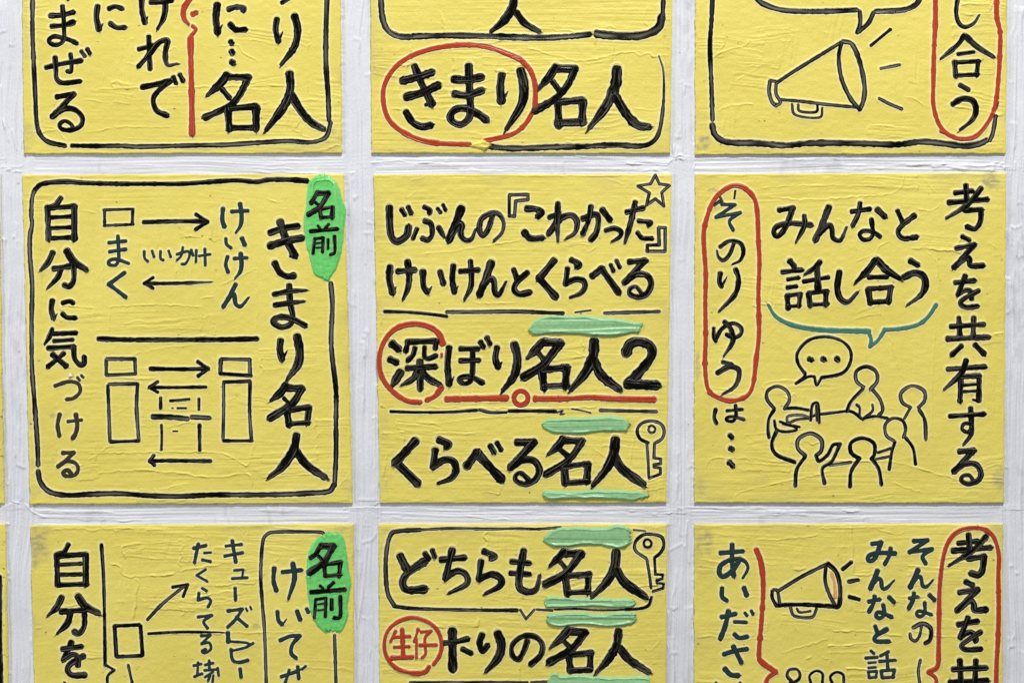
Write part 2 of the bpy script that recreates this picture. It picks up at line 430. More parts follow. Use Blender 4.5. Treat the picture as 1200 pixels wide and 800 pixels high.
14 882,648 897,661; 15 857,682 913,678; 12 870,705 906,702; 12 870,728 906,725; 14 870,747 875,776; 14 870,747 910,743; 14 910,747 905,772; 14 877,775 908,771; 15 966,652 927,672; 15 922,698 998,692; 17 958,667 962,735; 16 930,742 935,773; 15 930,742 995,737; 16 992,742 985,772; 15 937,775 990,771
+lettering T
19 1082,135 1148,130! 1064,186! 1168,172! 1125,205 1139,240
22 1104,268 1067,350; 17t 1077,333 1105,300 1118,310 1125,343 1145,347 1174,316
17 1062,402 1103,395; 19 1085,377 1080,410 1060,450; 21 1157,387 1180,410; 17 1135,422 1135,470 1115,488 1097,478 1110,462 1168,480
+lettering K
14d 1120,532 1110,580 1090,602 1070,590 1066,567; 18d 1080,540 1125,520 1163,545 1160,595 1137,613
14d 1115,690 1105,740 1112,805
@900 600
+ring_line R
20 755,746 795,720 800,640 802,500 805,350 820,220 845,140 890,90 960,72 1020,82 1060,120 1082,200 1080,300 1082,450 1078,600 1072,700 1070,810; 18 750,748 785,775 790,810
+lettering K
25 892,145 983,135; 25 940,103 945,175; 27 867,180 1043,165; 25t 1025,112 960,180 850,248; 29 937,217 1013,208! 1005,270 985,293 952,285
25 927,325 960,341; 27 897,375 983,362! 888,458! 945,415 965,430 970,458 1023,455
25 892,525 983,510; 25 938,492 902,585! 950,560 975,590 972,603; 25 998,560 935,600 907,625 930,643 998,640
27 900,693 905,805; 27 975,693 970,805; 25 867,735 1023,728; 27 852,797 1028,788
card K
@0 600
+border_line K
20 -2,300 -2,400 0,550 2,700 4,810
card D
@200 195
+name_patch P
D y 690,46 720,40 750,50 785,88 802,150 822,205 818,260 812,330 805,390 792,440 775,480 760,505 745,538 730,520 715,532 700,512 690,518 668,500 655,450 635,370 620,270 632,180 640,110 652,70
++lettering K
23 690,120 660,172; 25 695,127 740,127! 700,190 646,227; 17 675,167 703,188; 21 700,202 705,243; 17 702,202 763,190; 22 760,192 757,240; 17 707,240 763,238
16 742,270 725,290; 14 690,277 700,290; 19 655,305 783,294; 17 675,337 668,408; 16 675,340 715,335! 712,403; 10 682,362 708,358; 10 682,382 708,380; 16 738,342 738,385; 17 768,327 770,400 750,413
+lettering K
30 465,312 530,290 597,280; 34 464,373 540,350 616,336; 36 512,258 540,340 583,420; 14 590,430 560,420; 31 487,452 510,495 545,515 578,512
25t 482,600 560,585 634,581; 25t 487,650 560,640 624,632; 27 555,557 560,640 572,700 560,740 520,753 484,735 484,718 520,705 570,715 630,746
31 515,815 512,860 522,905; 12t 522,908 545,865; 36t 592,795 605,870 595,930 550,993
33t 540,1022 515,1060 470,1097; 34 540,1037 613,1042! 570,1110 465,1180; 20 530,1085 560,1115; 31 545,1147 555,1213; 28 552,1142 648,1127; 29 648,1132 640,1203; 24 557,1206 648,1200
38t 590,1258 575,1330 520,1410 466,1453; 35b 585,1330 640,1400 724,1457
@0 395
+paint_blob W
B 330,180 9
card E
@600 390
+paint_dab D
D x 75,-10 100,-50 115,-66 180,-84 300,-82 420,-75 500,-65 580,-53 612,-48 606,-20 596,0 560,5 480,20 380,16 200,6 110,14 90,2
+paint_dab D
D x 140,436 160,405 230,398 360,392 440,387 520,395 556,425 545,450 530,465 440,465 320,475 230,475 165,460
+paint_dab D
D x 145,760 165,732 260,740 380,732 520,736 600,742 642,756 635,770 600,778 560,788 440,782 300,780 190,782 155,775
card G
@200 600
+name_patch P
D y 735,100 770,97 812,116 825,180 835,260 848,330 840,370 830,440 835,480 812,545 770,561 715,553 680,520 655,460 640,380 636,280 645,180 680,125
++lettering K
22 705,152 680,195 655,213; 29 707,157 763,157! 720,230 650,283; 17 690,200 715,225; 21 720,247 725,298; 21 717,245 798,233; 21 795,237 790,298; 18 727,298 798,292
18 765,327 740,350; 14 700,342 715,355; 21 657,373 818,361; 17 680,407 675,493; 17 680,407 728,401! 725,488; 10 690,430 720,426; 10 690,458 720,455; 18 755,407 755,453; 19 795,392 795,485 767,493
card H
@600 600
+paint_dab D
D x 148,130 170,95 220,72 330,68 440,68 490,58 530,62 555,90 558,125 545,155 500,172 440,160 330,155 230,165 175,155
+paint_dab D
D x 155,400 200,392 300,398 430,402 567,408 568,440 500,450 400,443 280,446 170,450 160,430
+paint_dab D
D x 163,500 185,475 300,468 420,474 560,465 582,490 576,517 540,530 450,537 330,530 230,538 180,530
+paint_dab D
D x 180,765 205,750 230,765 330,760 450,768 560,766 640,770 642,800 640,850 182,850
card B
@430 0
+paint_dab Y
D x 478,688 500,668 520,664 548,654 574,668 582,682 560,704 530,700 505,694
'''
RIDGES = '''
@0 0
8 460,420 700,412 1190,405 1390,405; 5 480,300 480,415; 5 585,200 590,380 605,405; 5 590,300 650,303; 6 400,625 480,610 560,598 800,595; 6 200,590 260,600 310,660; 9 520,400 545,385 575,390; 6 1020,218 1110,215 1140,250 1220,290; 6 1410,590 1420,640 1520,640
@430 0
7 500,145 700,125 1050,160; 7 750,225 900,265 1020,288 1190,250 1290,240; 12 1068,160 1072,215; 6 340,505 480,495 640,500; 5 40,300 60,420 30,600; 6 160,545 400,560
@620 0
9 490,245 520,265 560,250 590,268 650,262; 5 460,260 445,330 460,430; 5 540,270 545,420; 6 490,510 600,520; 6 560,30 530,90 560,130
@900 0
6 95,150 110,170 95,220; 5 180,110 185,140; 5 250,150 280,158; 6 640,455 690,465 730,492; 8 -280,290 -220,250 -120,220 -80,190; 8 -230,520 -190,500 -70,490; 5 -150,380 -20,300; 5 860,540 840,590; 4 590,300 595,430; 4 690,250 695,450; 5 1100,570 1110,610
@0 195
7 500,660 600,655 720,648 940,658; 6 515,660 515,790; 6 940,660 940,780; 5 480,290 480,650; 5 650,290 655,420; 6 725,300 735,380; 7 1035,560 1100,530 1190,485 1210,490; 6 940,620 1000,610; 5 410,330 435,560 440,790; 7 490,125 492,190; 5 960,290 965,400; 6 380,205 450,220; 5 180,100 190,500 185,700; 6 1250,150 1300,170 1330,160; 5 1385,220 1405,260 1395,320; 6 1205,490 1200,790
@0 395
6 620,80 800,45 900,35; 6 410,575 530,505; 8 420,545 700,540 1000,540 1100,570 1160,600 1195,500; 10 460,635 620,620 800,630 1000,655 1160,640 1185,700; 6 655,415 700,420; 6 780,425 860,405 920,400; 6 560,180 590,215; 5 580,240 590,280 575,290; 5 545,360 605,330; 6 700,460 750,460; 5 1060,300 1110,280; 9 145,400 150,600; 5 1430,200 1400,330; 6 1470,480 1500,440; 6 1580,700 1640,640; 7 360,775 440,780
@430 195
6 260,415 420,395 640,360 720,350; 7 200,70 330,35 480,40 880,45 1200,45; 5 1015,370 1035,400 1085,370; 5 180,100 190,150 240,110; 6 1120,55 1180,80 1220,90; 6 500,630 530,640 700,640; 8 50,560 70,640 60,740; 5 1100,300 1160,310
@430 390
6 190,430 400,415 560,395 800,385; 6 820,90 960,85 1010,105; 6 180,270 230,250 280,260; 8 300,345 560,350 900,350 1080,345; 5 120,460 180,470; 5 1160,440 1120,480; 7 100,560 80,650 100,760; 6 1060,540 1140,600; 6 1260,440 1240,560 1220,640
@900 195
7 0,145 200,155 420,140 580,125 630,85 630,45; 5 -30,100 200,90 560,95; 6 415,445 500,410 520,375 575,352; 5 740,390 790,450 800,590; 5 400,350 415,410; 6 700,200 760,210 810,180; 6 1040,360 1075,380; 5 730,60 790,130; 6 320,250 350,260 370,280
@900 390
8 0,605 200,590 400,600 600,605 800,660 880,680; 7 580,700 720,750; 5 780,20 765,430 785,500; 6 570,10 600,120 640,220; 6 -290,640 -280,600 -220,585 -100,590 -80,615; 7 -160,790 -130,750 20,710 300,650; 5 450,40 460,130; 5 660,260 665,330; 6 555,355 600,360
@0 600
9 250,80 380,72 420,82 520,75 720,68; 6 520,95 530,150; 9 510,240 555,250 590,300 760,295 900,265 1100,235; 13 640,310 655,330 640,390 635,440 625,500; 10 160,545 195,540; 7 870,110 970,125 960,90; 6 1120,70 1150,130; 5 530,160 900,130; 6 690,570 1050,566 1420,560; 6 1240,180 1310,200 1280,240; 6 1110,560 1160,570
@800 600
8 350,130 470,128 640,105; 8 640,75 800,70 950,65; 6 380,240 445,248; 10 700,555 860,560 1030,580; 5 170,100 330,120; 6 900,75 1000,105 1040,95; 5 500,500 540,560; 5 700,580 690,720; 9 580,690 605,682; 9 655,680 690,690; 6 460,660 520,640 680,590
@600 600
6 530,200 545,240; 5 120,320 220,300 300,280; 6 650,650 690,600 670,560; 6 650,720 680,700
'''

def spline(p, closed=False, straight=False):
    p = np.array(p, float)
    if straight or len(p) == 2:
        q = p
    else:
        if closed: ext = np.vstack([p[-1], p, p[0], p[1]])
        else: ext = np.vstack([2 * p[0] - p[1], p, 2 * p[-1] - p[-2]])
        q = []
        for i in range(1, len(ext) - 2):
            a, b, c, d = ext[i - 1], ext[i], ext[i + 1], ext[i + 2]
            n = max(2, int(np.hypot(*(c - b)) / 0.8))
            t = np.linspace(0, 1, n, endpoint=False)[:, None]
            q.append(0.5 * (2 * b + (c - a) * t + (2 * a - 5 * b + 4 * c - d) * t ** 2 + (3 * b - a - 3 * c + d) * t ** 3))
        q.append(ext[-2][None]); q = np.vstack(q)
    d = np.r_[0, np.cumsum(np.hypot(*np.diff(q, axis=0).T))]
    n = max(4, int(d[-1] / 0.9) + 1)
    s = np.linspace(0, d[-1], n)
    return np.c_[np.interp(s, d, q[:, 0]), np.interp(s, d, q[:, 1])], s

class Stroke: pass
PARTS = []          # one dict per part: card, name, ink, sub (index of the parent part or None), strokes, dabs, blobs
def parse():
    card = None; ox = oy = 0; part = None; top = None; si = 0
    for ln in STROKES.strip().splitlines():
        ln = ln.strip()
        if not ln: continue
        if ln.startswith('card'): card = ln.split()[1]; continue
        if ln[0] == '@': ox, oy = map(float, ln[1:].split()); continue
        if ln[0] == '+':
            sub = ln.startswith('++')
            nm, ink = ln.lstrip('+').split()
            part = dict(card=card, name=nm, ink=ink, sub=top if sub else None, strokes=[], dabs=[], blobs=[])
            PARTS.append(part)
            if not sub: top = part
            continue
        pt = lambda s: (ox + float(s.split(',')[0]) / 4, oy + float(s.split(',')[1]) / 4)
        fac = lambda s: float(s.split(',')[2]) if s.count(',') > 1 else 1.0
        if ln.startswith('D '):
            f = ln.split(); part['dabs'].append((f[1], [pt(s) for s in f[2:]])); continue
        if ln.startswith('B '):
            f = ln.split(); part['blobs'].append((pt(f[1]), float(f[2]) / 4)); continue
        for st in ln.split(';'):
            f = st.split()
            w = float(''.join(c for c in f[0] if c.isdigit() or c == '.')) / 4
            fl = ''.join(c for c in f[0] if c.isalpha())
            runs = [[]]; fk = {}
            for s in f[1:]:
                cor = s.endswith('!'); p = pt(s.rstrip('!')); fk[p] = fac(s.rstrip('!'))
                runs[-1].append(p)
                if cor or ('L' in fl and len(runs[-1]) == 2): runs.append([p])
            runs = [r for r in runs if len(r) > 1]
            for i, r in enumerate(runs):
                o = Stroke(); si += 1
                o.seed = si; o.card = card; o.ink = part['ink']; o.w = w; o.dry = 'd' in fl
                o.first = i == 0; o.last = i == len(runs) - 1
                o.t = ('t' in fl or 'b' in fl) and o.last; o.b = 'b' in fl; o.s = 's' in fl and o.first; o.closed = 'c' in fl
                o.pts, o.arc = spline(r, o.closed)
                o.fac = np.ones(len(o.pts))
                if min(fk[p] for p in r) < 1:
                    at = [int(np.argmin(np.hypot(o.pts[:, 0] - p[0], o.pts[:, 1] - p[1]))) for p in r]
                    at[0] = 0; at[-1] = len(o.pts) - 1
                    o.fac = np.interp(np.arange(len(o.pts)), at, [fk[p] for p in r])
                part['strokes'].append(o)
parse()

def stroke_width(o):
    n = len(o.pts); s = o.arc; L = s[-1]; r = np.random.RandomState(o.seed)
    w = (1.15 if o.w > 4.4 else 1.09) * o.w * o.fac
    w *= 1 + 0.09 * vnoise(s, np.full(n, o.seed * 3.1), 4.0, 1.0, 5) + 0.08 * vnoise(s, np.full(n, o.seed * 1.7), 16.0, 1.0, 6)
    if o.ink == 'R': w *= 1 + 0.30 * step(0.45, 0.9, vnoise(s, np.full(n, o.seed * 2.9), 7.0, 1.0, 7)) - 0.12 * step(0.3, 0.9, vnoise(s, np.full(n, o.seed * 4.9), 12.0, 1.0, 8))
    if L > 0 and not o.closed:
        u = s / L
        if o.t: w *= 1 - (0.20 if o.b else 0.46) * step(0.5, 1.0, u) ** 1.3
        if o.s: w *= 1 - 0.72 * (1 - step(0.0, 0.55, u)) ** 1.3
        if not (o.dry or o.t) and o.w > 3.2: w *= 1.04 - 0.14 * np.sin(np.pi * np.clip(u, 0, 1))
    return w
for P in PARTS:
    for o in P['strokes']: o.wid = stroke_width(o)

# where ink lies (for the lip of yellow paint the brush pushed aside)
ink = np.zeros((MH, MW))
def stamp(m, x, y, r):
    q = win(x, y, r + 2)
    if q is None: return
    v = m[q]
    np.maximum(v, np.clip((r - np.hypot(gx[q] - x, gy[q] - y)) / MR + 0.5, 0, 1), out=v)
for P in PARTS:
    for o in P['strokes']:
        for (x, y), w in zip(o.pts[::2], o.wid[::2]): stamp(ink, x, y, w / 2)

# ------------------------------------------------------------------ relief of the yellow paint
#            corner points in mm (TL, TR, BR, BL), which way the brush ran
CARDS = {
 'A': ((23, -208), (397, -208), (400.7, 179.5), (28, 180.3)),
 'B': ((433, -208), (791, -208), (785.6, 180), (435.5, 179.5)),
 'C': ((815.8, -208), (1184, -208), (1178.7, 180), (814.8, 181.3)),
 'D': ((26.2, 205), (403, 204), (413.3, 589.6), (35, 590.8)),
 'E': ((438, 204.5), (787.5, 204), (781.2, 589), (445.5, 589.2)),
 'F': ((815, 203.8), (1179.3, 202.6), (1177, 589.5), (813.8, 588.8)),
 'G': ((35.5, 615.3), (414.5, 613.7), (415.3, 1000), (44.5, 1001)),
 'H': ((444, 613.8), (782, 613.7), (779.3, 1000), (445.8, 1000)),
 'I': ((814, 614), (1176.2, 613.7), (1175.4, 1000), (813.6, 1000)),
 'J': ((-370, 204), (-2.0, 204), (4.8, 590.4), (-362, 590)),
 'K': ((-364, 613), (6.2, 613.6), (13.5, 1000), (-360, 1000)),
}
rs = np.random.RandomState(11)
wx = gx + 6 * vnoise(gx, gy, 90, 90, 21); wy = gy + 5 * vnoise(gx, gy, 110, 60, 22)
hfine = 0.55 * vnoise(wx, wy, 55, 2.0, 31) + 0.22 * vnoise(wx, wy, 140, 4.5, 32) + 0.42 * vnoise(wx, wy, 38, 1.25, 33)
vfine = 0.55 * vnoise(wx, wy, 2.0, 60, 34) + 0.22 * vnoise(wx, wy, 4.5, 150, 35) + 0.42 * vnoise(wx, wy, 1.25, 38, 36)
patchy = 0.35 + 0.85 * step(-0.45, 0.55, vnoise(gx, gy, 70, 26, 45) + 0.5 * vnoise(gx, gy, 22, 9, 46))
H = np.zeros_like(gx)
def region(x0, y0, x1, y1, soft=6):
    wob = 5 * vnoise(gx, gy, 20, 20, 40)
    return step(-soft, soft, gx + wob - x0) * step(-soft, soft, x1 - gx - wob) * step(-soft, soft, gy + wob - y0) * step(-soft, soft, y1 - gy - wob)
#          x0, y0, x1, y1, horizontal, vertical strength
for (x0, y0, x1, y1, a, b) in [
    (0, -60, 410, 104, 0.02, 0.11), (110, 104, 410, 200, 0.30, 0.02), (0, 104, 110, 200, 0.08, 0.04),
    (425, -60, 800, 62, 0.27, 0), (425, 62, 720, 200, 0.33, 0), (720, 62, 800, 200, 0.12, 0.10),
    (805, -60, 1200, 125, 0.01, 0.10), (805, 125, 1200, 200, 0.15, 0.01),
    (0, 195, 110, 600, 0.02, 0.09), (110, 195, 300, 250, 0.20, 0.02), (110, 250, 300, 355, 0.03, 0.11), (110, 355, 245, 395, 0.27, 0),
    (110, 395, 300, 520, 0.12, 0.05), (90, 520, 420, 600, 0.26, 0), (300, 195, 420, 520, 0.05, 0.09),
    (430, 195, 800, 370, 0.24, 0), (430, 370, 800, 600, 0.20, 0.0),
    (805, 195, 1200, 245, 0.22, 0), (805, 245, 1200, 530, 0.03, 0.06), (805, 530, 1200, 600, 0.24, 0),
    (20, 605, 425, 672, 0.26, 0), (20, 672, 425, 830, 0.04, 0.06), (430, 605, 800, 830, 0.20, 0.01),
    (805, 605, 1200, 662, 0.24, 0), (805, 662, 1200, 830, 0.04, 0.06)]:
    m = region(x0, y0, x1, y1)
    H += m * 1.2 * patchy * (a * hfine + b * vfine)
H += 0.10 * vnoise(gx, gy, 1.6, 1.6, 41) + 0.16 * vnoise(gx, gy, 7, 5, 42) + 0.5 * vnoise(gx, gy, 60, 45, 43)
canvas_step = step(0.0, 0.6, vnoise(gx, gy, 40, 60, 44))
# palette-knife patches: a slightly raised pane of paint with a crest where the blade lifted
def knife(cx, cy, w, h, ang, amp, seed):
    R = int(max(w, h) * 0.8 + 12)
    x0, x1 = max(0, int((cx - R - MX0) / MR)), min(MW, int((cx + R - MX0) / MR)); y0, y1 = max(0, int((cy - R - MY0) / MR)), min(MH, int((cy + R - MY0) / MR))
    if x1 - x0 < 8 or y1 - y0 < 8: return
    X = gx[y0:y1, x0:x1] - cx; Y = gy[y0:y1, x0:x1] - cy
    u = X * math.cos(ang) + Y * math.sin(ang); v = -X * math.sin(ang) + Y * math.cos(ang)
    u2 = u + 2.6 * vnoise(u, v, 9, 7, seed) + 1.2 * vnoise(u, v, 3, 3, seed + 1); v2 = v + 1.6 * vnoise(u, v, 14, 9, seed + 2) + 0.6 * vnoise(u, v, 3, 3, seed + 3)
    ins = step(-w / 2, -w / 2 + w * 0.4, u2) * step(-0.4, 0.4, w / 2 - u2) * step(-0.4, 0.4, h / 2 - v2) * step(-h / 2, -h / 2 + h * 0.3, v2)
    br = 0.32 * vnoise(u, v2, 70, 1.6, seed + 4)
    crest = 1.25 * amp * np.exp(-((v2 - h / 2) / np.where(v2 > h / 2, 0.55, 1.5)) ** 2) * step(-w / 2, -w / 6, u2) * step(-1.5, 1.0, w / 2 - u2) * step(-0.25, 0.6, vnoise(u, v * 0, 11, 5, seed + 5))
    crest2 = amp * 1.3 * np.exp(-((u2 - w / 2) / np.where(u2 > w / 2, 0.55, 1.6)) ** 2) * step(-1.5, 1.5, h / 2 - np.abs(v2)) * step(-0.3, 0.6, vnoise(u * 0, v, 5, 8, seed + 6))
    H[y0:y1, x0:x1] += ins * (0.45 * amp + br) + crest + crest2
for c, q in CARDS.items():
    if c in 'JK': continue
    for k in range(20):
        u, v = rs.rand(2)
        cx = q[0][0] * (1 - u) + q[1][0] * u; ty, by = max(q[0][1], -20), min(q[2][1], 820)
        cy = ty + (by - ty) * v
        ang = rs.normal(0, 0.10) + (math.pi if rs.rand() < 0.4 else 0) + (math.pi / 2 if rs.rand() < 0.25 else 0)
        knife(cx, cy, rs.uniform(25, 110), rs.uniform(10, 36), ang, rs.uniform(0.2, 0.85), 1000 + int(cx * 7 + cy))
# long crests and scratches seen in the photograph
rid = np.zeros_like(H)
ox = oy = 0
k = 0
for ln in RIDGES.strip().splitlines():
    if ln[0] == '@': ox, oy = map(float, ln[1:].split()); continue
    for st in ln.split(';'):
        f = st.split(); wd = float(f[0]) / 4; k += 1
        pts, arc = spline([(ox + float(s.split(',')[0]) / 4, oy + float(s.split(',')[1]) / 4) for s in f[1:]])
        pts = pts + np.c_[vnoise(arc, arc * 0 + k, 6, 1, 61), vnoise(arc, arc * 0 + k * 2, 5, 1, 62)] * 1.1
        a = 0.30 * wd * (0.35 + 0.65 * np.abs(vnoise(arc, arc * 0 + k, 9, 1, 63) * 1.4)) * np.minimum(1, np.minimum(arc + 2, arc[-1] - arc + 2) / 6)
        tg = np.gradient(pts, axis=0); tg /= np.hypot(tg[:, 0], tg[:, 1])[:, None] + 1e-9
        sgn = 1.0 if (k * 7) % 3 else -1.0
        for (x, y), hh, (tx, ty) in zip(pts, a, tg):
            q = win(x, y, 6)
            if q is None: continue
            X, Y = gx[q] - x, gy[q] - y; v = rid[q]
            al = X * tx + Y * ty; pe = (-X * ty + Y * tx) * sgn
            np.maximum(v, hh * np.exp(-(al / 0.9) ** 2) * np.where(pe > 0, np.exp(-(pe / 0.42) ** 2), np.exp(-(pe / (0.4 + 0.5 * wd)) ** 2)), out=v)
H += 2.1 * rid
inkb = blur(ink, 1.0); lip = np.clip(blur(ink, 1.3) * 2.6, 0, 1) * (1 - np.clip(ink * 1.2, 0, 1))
H = H * (1 - 0.6 * inkb) + 0.55 * lip
H = np.clip(H, -1.3, 2.6)

# patches of paint thick enough to carry lettering
PATCH = np.zeros_like(H)
def dab_outline(axis, poly, n=None):
    p, _ = spline(list(poly), closed=True)
    a, b = (p[:, 0], p[:, 1]) if axis == 'x' else (p[:, 1], p[:, 0])
    lo, hi = a.min() + 0.05, a.max() - 0.05
    t = np.arange(lo, hi, 0.8); A = np.zeros(len(t)); B = np.zeros(len(t))
    for i, x in enumerate(t):
        j = np.where((a[:-1] - x) * (a[1:] - x) <= 0)[0]
        ys = [b[k] + (b[k + 1] - b[k]) * ((x - a[k]) / (a[k + 1] - a[k]) if a[k + 1] != a[k] else 0) for k in j]
        if not ys: ys = [A[i - 1], B[i - 1]]
        A[i], B[i] = min(ys), max(ys)
    return t, A, B

# ------------------------------------------------------------------ materials
def new_mat(name):
    m = bpy.data.materials.new(name); m.use_nodes = True
    nt = m.node_tree; b = nt.nodes["Principled BSDF"]
    return m, nt, b
def nd(nt, t, **kw):
    n = nt.nodes.new(t)
    for k, v in kw.items():
        if k == 'ins':
            for i, x in v.items(): n.inputs[i].default_value = x
        else: setattr(n, k, v)
    return n
def obj_co(nt): return nd(nt, 'ShaderNodeTexCoord').outputs['Object']
def rgb(*c): return (c[0], c[1], c[2], 1)
def mixc(nt, f, a, b):
    n = nd(nt, 'ShaderNodeMix', data_type='RGBA')
    for sock, v in ((n.inputs[0], f), (n.inputs[6], a), (n.inputs[7], b)):
        if hasattr(v, 'node'): nt.links.new(v, sock)
        else: sock.default_value = v
    return n.outputs[2]
def noise(nt, co, scale, detail=4, rough=0.55, stretch=None):
    if stretch:
        mp = nd(nt, 'ShaderNodeMapping'); mp.inputs['Scale'].default_value = stretch
        nt.links.new(co, mp.inputs[0]); co = mp.outputs[0]
    n = nd(nt, 'ShaderNodeTexNoise'); n.inputs['Scale'].default_value = scale
    n.inputs['Detail'].default_value = detail; n.inputs['Roughness'].default_value = rough
    nt.links.new(co, n.inputs['Vector']); return n.outputs['Fac']
def ramp(nt, f, a, b, lo=0.0, hi=1.0):
    n = nd(nt, 'ShaderNodeMapRange'); n.inputs[1].default_value = a; n.inputs[2].default_value = b
    n.inputs[3].default_value = lo; n.inputs[4].default_value = hi
    nt.links.new(f, n.inputs[0]); return n.outputs[0]
def bump(nt, b, f, dist, strength=1.0):
    n = nd(nt, 'ShaderNodeBump'); n.inputs['Strength'].default_value = strength; n.inputs['Distance'].default_value = dist
    nt.links.new(f, n.inputs['Height']); nt.links.new(n.outputs[0], b.inputs['Normal'])
def attr(nt, name):
    return nd(nt, 'ShaderNodeAttribute', attribute_name=name).outputs['Fac']

def yellow_paint():
    m, nt, b = new_mat("yellow_paint"); L = nt.links.new; co = obj_co(nt)
    c = mixc(nt, ramp(nt, noise(nt, co, 7, 3), 0.35, 0.65), rgb(0.745, 0.628, 0.118), rgb(0.805, 0.69, 0.150))
    c = mixc(nt, ramp(nt, noise(nt, co, 60, 5, 0.6, (1, 1, 5)), 0.45, 0.75, 0, 0.35), c, rgb(0.85, 0.71, 0.19))
    c = mixc(nt, attr(nt, "stroke_halo"), c, rgb(0.93, 0.87, 0.50))  # bright halo round the strokes, painted into the yellow
    c = mixc(nt, attr(nt, "stain"), c, rgb(0.34, 0.31, 0.20))
    c = mixc(nt, attr(nt, "speck"), c, rgb(0.10, 0.075, 0.02))
    L(c, b.inputs['Base Color'])
    L(ramp(nt, noise(nt, co, 35, 3), 0.3, 0.7, 0.42, 0.60), b.inputs['Roughness'])
    b.inputs['Specular IOR Level'].default_value = 0.35
    bump(nt, b, noise(nt, co, 900, 4, 0.6), 0.0004, 0.5)
    return m
def white_paint():
    m, nt, b = new_mat("white_paint"); L = nt.links.new; co = obj_co(nt)
    c = mixc(nt, ramp(nt, noise(nt, co, 9, 4), 0.35, 0.65), rgb(0.685, 0.703, 0.75), rgb(0.745, 0.758, 0.80))
    c = mixc(nt, attr(nt, "stain"), c, rgb(0.52, 0.54, 0.57))
    c = mixc(nt, attr(nt, "speck"), c, rgb(0.30, 0.29, 0.27))
    L(c, b.inputs['Base Color'])
    L(ramp(nt, noise(nt, co, 30, 3), 0.3, 0.7, 0.40, 0.58), b.inputs['Roughness'])
    b.inputs['Specular IOR Level'].default_value = 0.4
    bump(nt, b, noise(nt, co, 800, 4, 0.6), 0.0004, 0.5)
    return m
def ink_paint(name, base, thin, rough=0.42, spec=0.4, coat=0.0):
    m, nt, b = new_mat(name); L = nt.links.new; co = obj_co(nt)
    c = mixc(nt, ramp(nt, noise(nt, co, 220, 4), 0.35, 0.7), rgb(*base), rgb(*[x * 1.25 for x in base]))
    c = mixc(nt, attr(nt, "thin"), c, rgb(*thin))
    L(c, b.inputs['Base Color'])
    L(ramp(nt, noise(nt, co, 260, 3), 0.3, 0.7, rough - 0.08, rough + 0.10), b.inputs['Roughness'])
    b.inputs['Specular IOR Level'].default_value = spec
    b.inputs['Coat Weight'].default_value = coat; b.inputs['Coat Roughness'].default_value = 0.25
    bump(nt, b, noise(nt, co, 1100, 3, 0.6), 0.00035, 0.5)
    return m
YELLOW = yellow_paint(); WHITE = white_paint()
INK = {
 'K': ink_paint("black_paint", (0.0012, 0.0012, 0.0011), (0.185, 0.175, 0.14), 0.20, 0.16),
 'T': ink_paint("dark_teal_paint", (0.005, 0.008, 0.008), (0.021, 0.044, 0.045), 0.4, 0.15),
 'G': ink_paint("olive_black_paint", (0.036, 0.030, 0.013), (0.05, 0.045, 0.02), 0.6, 0.2),
 'R': ink_paint("red_paint", (0.385, 0.044, 0.013), (0.45, 0.085, 0.035), 0.30, 0.35),
 'E': ink_paint("sea_green_paint", (0.045, 0.165, 0.115), (0.08, 0.21, 0.15), 0.45, 0.35),
 'D': ink_paint("pale_green_paint", (0.245, 0.48, 0.225), (0.30, 0.53, 0.27), 0.33, 0.5),
 'P': ink_paint("bright_green_paint", (0.135, 0.56, 0.135), (0.215, 0.64, 0.20), 0.30, 0.5),
 'O': ink_paint("orange_paint", (0.68, 0.33, 0.10), (0.72, 0.42, 0.14), 0.5, 0.3),
 'Y': ink_paint("yellow_dab_paint", (0.72, 0.60, 0.115), (0.80, 0.70, 0.22), 0.4, 0.35),
 'W': ink_paint("white_blob_paint", (0.72, 0.70, 0.62), (0.75, 0.73, 0.66), 0.35, 0.4),
}

# ------------------------------------------------------------------ mesh builder
def make_mesh(name, verts, quads, mat, attrs=None, smooth=True, origin=(0, 0, 0)):
    me = bpy.data.meshes.new(name)
    verts = np.asarray(verts, np.float32) - np.asarray(origin, np.float32); quads = np.asarray(quads, np.int32)
    me.vertices.add(len(verts)); me.vertices.foreach_set('co', verts.ravel())
    me.loops.add(quads.size); me.loops.foreach_set('vertex_index', quads.ravel())
    me.polygons.add(len(quads)); me.polygons.foreach_set('loop_start', np.arange(len(quads), dtype=np.int32) * 4)
    me.polygons.foreach_set('loop_total', np.full(len(quads), 4, np.int32))
    me.polygons.foreach_set('use_smooth', np.full(len(quads), smooth, bool))
    for k, v in (attrs or {}).items():
        a = me.attributes.new(k, 'FLOAT', 'POINT'); a.data.foreach_set('value', np.asarray(v, np.float32))
    me.update(calc_edges=True); me.validate()
    me.materials.append(mat)
    return me
def link(name, me, parent=None, loc=(0, 0, 0)):
    o = bpy.data.objects.new(name, me); sc.collection.objects.link(o)
    if parent is not None: o.parent = parent
    o.location = loc
    return o
def grid_quads(nr, nc, off=0):
    i = np.arange(nr - 1)[:, None] * nc + np.arange(nc - 1)[None, :] + off
    return np.stack([i, i + nc, i + nc + 1, i + 1], -1).reshape(-1, 4)
def to_world(px, py, h):
    return np.stack([(px - 600) * S, -h * S, ZC + (400 - py) * S], -1)

